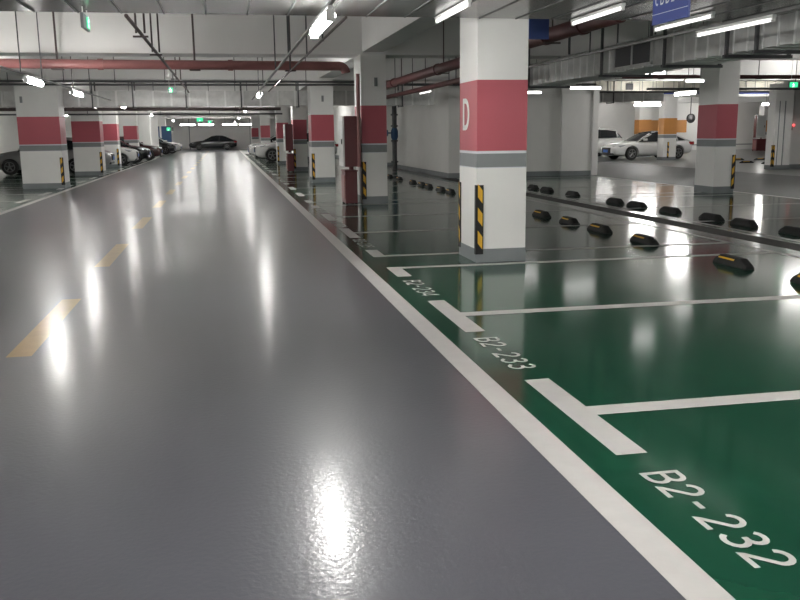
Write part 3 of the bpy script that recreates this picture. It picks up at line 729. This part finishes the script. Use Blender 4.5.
# ------------------------------------------------------------------ cars (nose at +x)
def car_mesh(kind):
    if kind == 'sedan':
        B = [(2.40, .40, .60, .55), (2.33, .24, .70, .76), (2.05, .19, .79, .87), (1.45, .18, .89, .905), (0.9, .18, .95, .91), (0, .18, .955, .915), (-1.0, .18, .975, .91), (-1.6, .2, 1.0, .89), (-2.1, .24, 1.0, .84), (-2.33, .32, .95, .74), (-2.42, .42, .82, .6)]
        G = [(1.0, .94, .72, .80), (0.15, 1.36, .60, .84), (-.35, 1.43, .59, .85), (-.95, 1.41, .59, .84), (-1.35, 1.30, .60, .82), (-2.0, .985, .66, .76)]
        wb, wr = (1.42, -1.38), .335
    elif kind == 'suv':
        B = [(2.30, .45, .75, .58), (2.22, .28, .86, .78), (1.95, .22, .95, .88), (1.35, .21, 1.03, .915), (0.85, .21, 1.08, .92), (0, .21, 1.09, .925), (-1.0, .21, 1.12, .92), (-1.7, .24, 1.13, .9), (-2.1, .3, 1.1, .85), (-2.24, .4, 1.0, .76), (-2.28, .5, .85, .66)]
        G = [(1.0, 1.06, .74, .82), (0.35, 1.50, .66, .86), (-.2, 1.63, .65, .87), (-1.1, 1.62, .65, .86), (-1.7, 1.54, .64, .84), (-2.15, 1.10, .66, .78)]
        wb, wr = (1.36, -1.32), .37
    else:  # hatch
        B = [(2.0, .40, .64, .55), (1.94, .24, .76, .74), (1.7, .19, .84, .83), (1.2, .18, .93, .86), (0.8, .18, .98, .865), (0, .18, .985, .87), (-.9, .18, 1.0, .865), (-1.4, .2, 1.02, .85), (-1.8, .26, 1.0, .8), (-1.95, .36, .92, .72), (-2.0, .46, .8, .62)]
        G = [(0.95, .96, .70, .78), (0.2, 1.38, .60, .81), (-.25, 1.46, .59, .82), (-1.0, 1.44, .59, .81), (-1.5, 1.36, .59, .79), (-1.88, 1.0, .62, .74)]
        wb, wr = (1.25, -1.25), .32
    # densify stations linearly for shape control
    bm = new(); rings = []
    for x, zb, zt, w in B:
        h = zt - zb
        half = [(0, zb), (.80 * w, zb), (.96 * w, zb + .12 * h), (w, zb + .45 * h), (.985 * w, zb + .78 * h), (.90 * w, zt - .02), (.55 * w, zt + .015), (0, zt + .025)]
        loop = half + [(-a, z) for a, z in half[-2:0:-1]]
        rings.append([bm.verts.new((x, a, z)) for a, z in loop])
    n = len(rings[0])
    for A, C in zip(rings, rings[1:]):
        for k in range(n): bm.faces.new((A[k], A[(k + 1) % n], C[(k + 1) % n], C[k]))
    bm.faces.new(rings[0]); bm.faces.new(rings[-1][::-1])
    bmesh.ops.recalc_face_normals(bm, faces=bm.faces[:])
    me = bpy.data.meshes.new('tmp'); bm.to_mesh(me); bm.free()
    o = bpy.data.objects.new('tmp', me); COL.objects.link(o)
    sub = o.modifiers.new('s', 'SUBSURF'); sub.levels = 2; sub.render_levels = 2
    cb = new()
    for wx in wb:
        cyl(cb, (wx, -1.2, wr), (wx, -.62, wr), wr + .06, 28); cyl(cb, (wx, .62, wr), (wx, 1.2, wr), wr + .06, 28)
    cme = bpy.data.meshes.new('cut'); cb.to_mesh(cme); cb.free()
    c = bpy.data.objects.new('cut', cme); COL.objects.link(c)
    bo = o.modifiers.new('b', 'BOOLEAN'); bo.operation = 'DIFFERENCE'; bo.object = c; bo.solver = 'EXACT'
    dg = bpy.context.evaluated_depsgraph_get()
    body = bpy.data.meshes.new_from_object(o.evaluated_get(dg))
    bpy.data.objects.remove(o); bpy.data.objects.remove(c)
    body.polygons.foreach_set('use_smooth', [True] * len(body.polygons))
    try: body.set_sharp_from_angle(angle=math.radians(35))
    except Exception: pass
    return body, B, G, wb, wr
CARS = {}
def lerp_station(T, x, i):
    for a, b in zip(T, T[1:]):
        if b[0] <= x <= a[0]:
            f = (a[0] - x) / (a[0] - b[0]); return a[i] + f * (b[i] - a[i])
    return T[-1][i]
def car(kind, paint, label, loc, rz, group='parked cars', plate=True, roof=None):
    if kind not in CARS: CARS[kind] = car_mesh(kind)
    body, B, G, wb, wr = CARS[kind]
    t = thing('car', label, 'car', loc, rz, group)
    me = body.copy(); me.materials.clear(); me.materials.append(M[paint])
    o = bpy.data.objects.new('car_body', me); COL.objects.link(o); o.parent = t
    # greenhouse: glass loft
    def ring(x, zr, wt, wb_, grow=0.0, z0=None):
        zb = lerp_station(B, x, 2) - .03 if z0 is None else z0
        return [(x, wb_, zb), (x, wt + (wb_ - wt) * .12 + grow, max(zb, zr - .07)), (x, wt - .10, max(zb, zr - .005) + grow), (x, 0, max(zb, zr) + .02 + grow), (x, -wt + .10, max(zb, zr - .005) + grow), (x, -wt - (wb_ - wt) * .12 - grow, max(zb, zr - .07)), (x, -wb_, zb)]
    bm = new(); R_ = [[bm.verts.new(p) for p in ring(*g)] for g in G]
    for A, C in zip(R_, R_[1:]):
        for k in range(6): bm.faces.new((A[k], A[k + 1], C[k + 1], C[k]))
    bm.faces.new(R_[0]); bm.faces.new(R_[-1][::-1])
    obj('windows', bm, 'glass', t, True)
    # roof skin over the flat part and the pillars
    bm = new()
    seg = [ring(*g, grow=0.012) for g in G[1:5]]
    V = [[bm.verts.new(p) for p in r[1:6]] for r in seg]
    for A, C in zip(V, V[1:]):
        for k in range(4): bm.faces.new((A[k], A[k + 1], C[k + 1], C[k]))
    rf = obj('roof', bm, roof or paint, t, True)
    sm = rf.modifiers.new('thick', 'SOLIDIFY'); sm.thickness = 0.025; sm.offset = -1
    full = [ring(*g, grow=0.008) for g in G]
    for side in (1, 5):
        base = 0 if side == 1 else 6
        top = (Vector(full[2][side]) + Vector(full[3][side])) / 2; bot = (Vector(full[2][base]) + Vector(full[3][base])) / 2
        for ends, pr, pm in (([full[0][side], full[1][side]], .028, paint), ([full[4][side], full[5][side]], .04, paint), ([bot + Vector((.04, 0, 0)), top], .03, 'grille'), ([full[4][base], full[4][side]], .035, paint)):
            bm = new(); tube(bm, ends, pr, 8); obj('window_pillar', bm, pm, t, True)
    # wheels
    for wx in wb:
        for s in (-1, 1):
            bm = new(); y = s * .80
            lathe(bm, [(wr * .62, -.10), (wr * .93, -.10), (wr, -.06), (wr, .06), (wr * .93, .10), (wr * .62, .10)], (0, 0, 0), 'y', 28)
            w = obj('wheel', bm, 'tyre', t, True); w.location = (wx, y, wr)
            bm = new(); fy = s * .085
            lathe(bm, [(wr * .64, fy - .01 * s), (wr * .64, fy + .02 * s), (wr * .56, fy + .022 * s), (wr * .55, fy - .0 * s)], (0, 0, 0), 'y', 28, 0)
            for k in range(5):
                a = 2 * PI * k / 5 + .3
                cyl(bm, (0, fy + .02 * s, 0), (wr * .58 * math.cos(a), fy + .02 * s, wr * .58 * math.sin(a)), .028, 6)
            cyl(bm, (0, fy - .02 * s, 0), (0, fy + .035 * s, 0), .06, 12)
            obj('rim', bm, 'rim', w, True)
    nx, nz = B[1][0], B[1][2]
    for s in (-1, 1):
        bm = new()
        P = [(nx - .02, s * .48, nz - .11), (nx - .30, s * .80, nz - .06), (nx - .52, s * .865, nz + .05), (nx - .30, s * .78, nz + .03), (nx - .06, s * .50, nz - .01)]
        a = [bm.verts.new(p) for p in P]; b_ = [bm.verts.new(Vector(p) + Vector((.05, s * .03, .012))) for p in P]
        bm.faces.new(a[::-1]); bm.faces.new(b_)
        for k in range(5): bm.faces.new((a[k], a[(k + 1) % 5], b_[(k + 1) % 5], b_[k]))
        obj('headlight', bm, 'lens', t)
        tx, tz = B[-2][0], B[-2][2]
        bm = new(); box(bm, tx - .08, tx + .25, min(s * .48, s * .80), max(s * .48, s * .80), tz - .22, tz - .06, 0, .02); obj('tail_lamp', bm, 'tail', t)
        bm = new(); box(bm, .62, .80, min(s * .88, s * 1.05), max(s * .88, s * 1.05), B[4][2] + .0, B[4][2] + .13, 0, .03); obj('mirror', bm, paint, t)
    fx = B[0][0]
    bm = new(); box(bm, fx - .14, fx + .028, -.40, .40, nz - .34, nz - .06, 0, .03); obj('grille', bm, 'grille', t)
    bm = new(); box(bm, fx - .16, fx - .02, -.62, .62, .26, .36, 0, .02); obj('lower_grille', bm, 'grille', t)
    if plate:
        bm = new(); box(bm, fx + .028, fx + .042, -.22, .22, nz - .31, nz - .17, 0, .004); obj('number_plate', bm, 'plate', t)
    return t
car('sedan', 'p_white', 'white sedan parked behind an orange-banded column', (21.75, 43.0, 0), PI + 0.13, roof='glass')
car('suv', 'p_white', 'white estate car parked just behind the white sedan', (20.55, 48.4, 0), PI + 0.03)
car('sedan', 'p_black', 'distant black sedan parked across the end of the lane', (-1.1, 93.2, 0), PI)
car('suv', 'p_white', 'white suv with its nose towards the lane, behind shaded red-banded columns', (3.95, 49.9, 0), PI)
car('sedan', 'p_white', 'distant white car nosing out just past the white suv', (3.95, 58.0, 0), PI)
car('hatch', 'p_white', 'most distant white car of the right row, near the end wall', (3.7, 64.5, 0), PI)
car('hatch', 'p_silver', 'silver hatchback half hidden behind the nearest wide column', (-7.25, 38.6, 0), PI)
car('hatch', 'p_silver', 'silver hatchback nosing out between the second and third columns', (-7.0, 42.0, 0), 0)
car('hatch', 'p_white', 'white hatchback nosing out past the third column by the lane', (-6.45, 47.9, 0), 0)
car('hatch', 'p_black', 'black hatchback parked just past the white hatchback', (-6.2, 52.2, 0), 0)
car('hatch', 'p_dark', 'dark red hatchback before the white wall end', (-5.9, 57.8, 0), 0)
car('hatch', 'p_black', 'distant dark hatchback before the blue doors', (-5.9, 74.0, 0), 0)
car('hatch', 'p_white', 'distant white hatchback beside the dark one near the blue doors', (-5.6, 77.6, 0), 0)

# ------------------------------------------------------------------ camera
cd = bpy.data.cameras.new('camera'); cam = bpy.data.objects.new('camera', cd); COL.objects.link(cam)
cd.sensor_width = 36.0; cd.sensor_fit = 'HORIZONTAL'; cd.lens = 869.346 / 800 * 36.0
r = Vector((0.98066005, -0.19540379, -0.01110104)); u = Vector((0.04757886, 0.1829949, 0.98196187)); f = Vector((0.18984764, 0.96349895, -0.18875287))
m3 = Matrix((r, u, -f)).transposed()
cam.matrix_world = Matrix.Translation((0, 0, 1.499)) @ m3.to_4x4()
cd.clip_start = 0.05; cd.clip_end = 300
S.camera = cam

# ------------------------------------------------------------------ world and view
w = bpy.data.worlds.new('world'); S.world = w; w.use_nodes = True
w.node_tree.nodes['Background'].inputs['Color'].default_value = (0.5, 0.5, 0.5, 1)
w.node_tree.nodes['Background'].inputs['Strength'].default_value = 0.02
S.view_settings.view_transform = 'Standard'; S.view_settings.look = 'None'
S.view_settings.exposure = 2.0; S.view_settings.gamma = 1.0; S.view_settings.use_curve_mapping = False
S.cycles.sample_clamp_indirect = 6.0
S.cycles.diffuse_bounces = 6
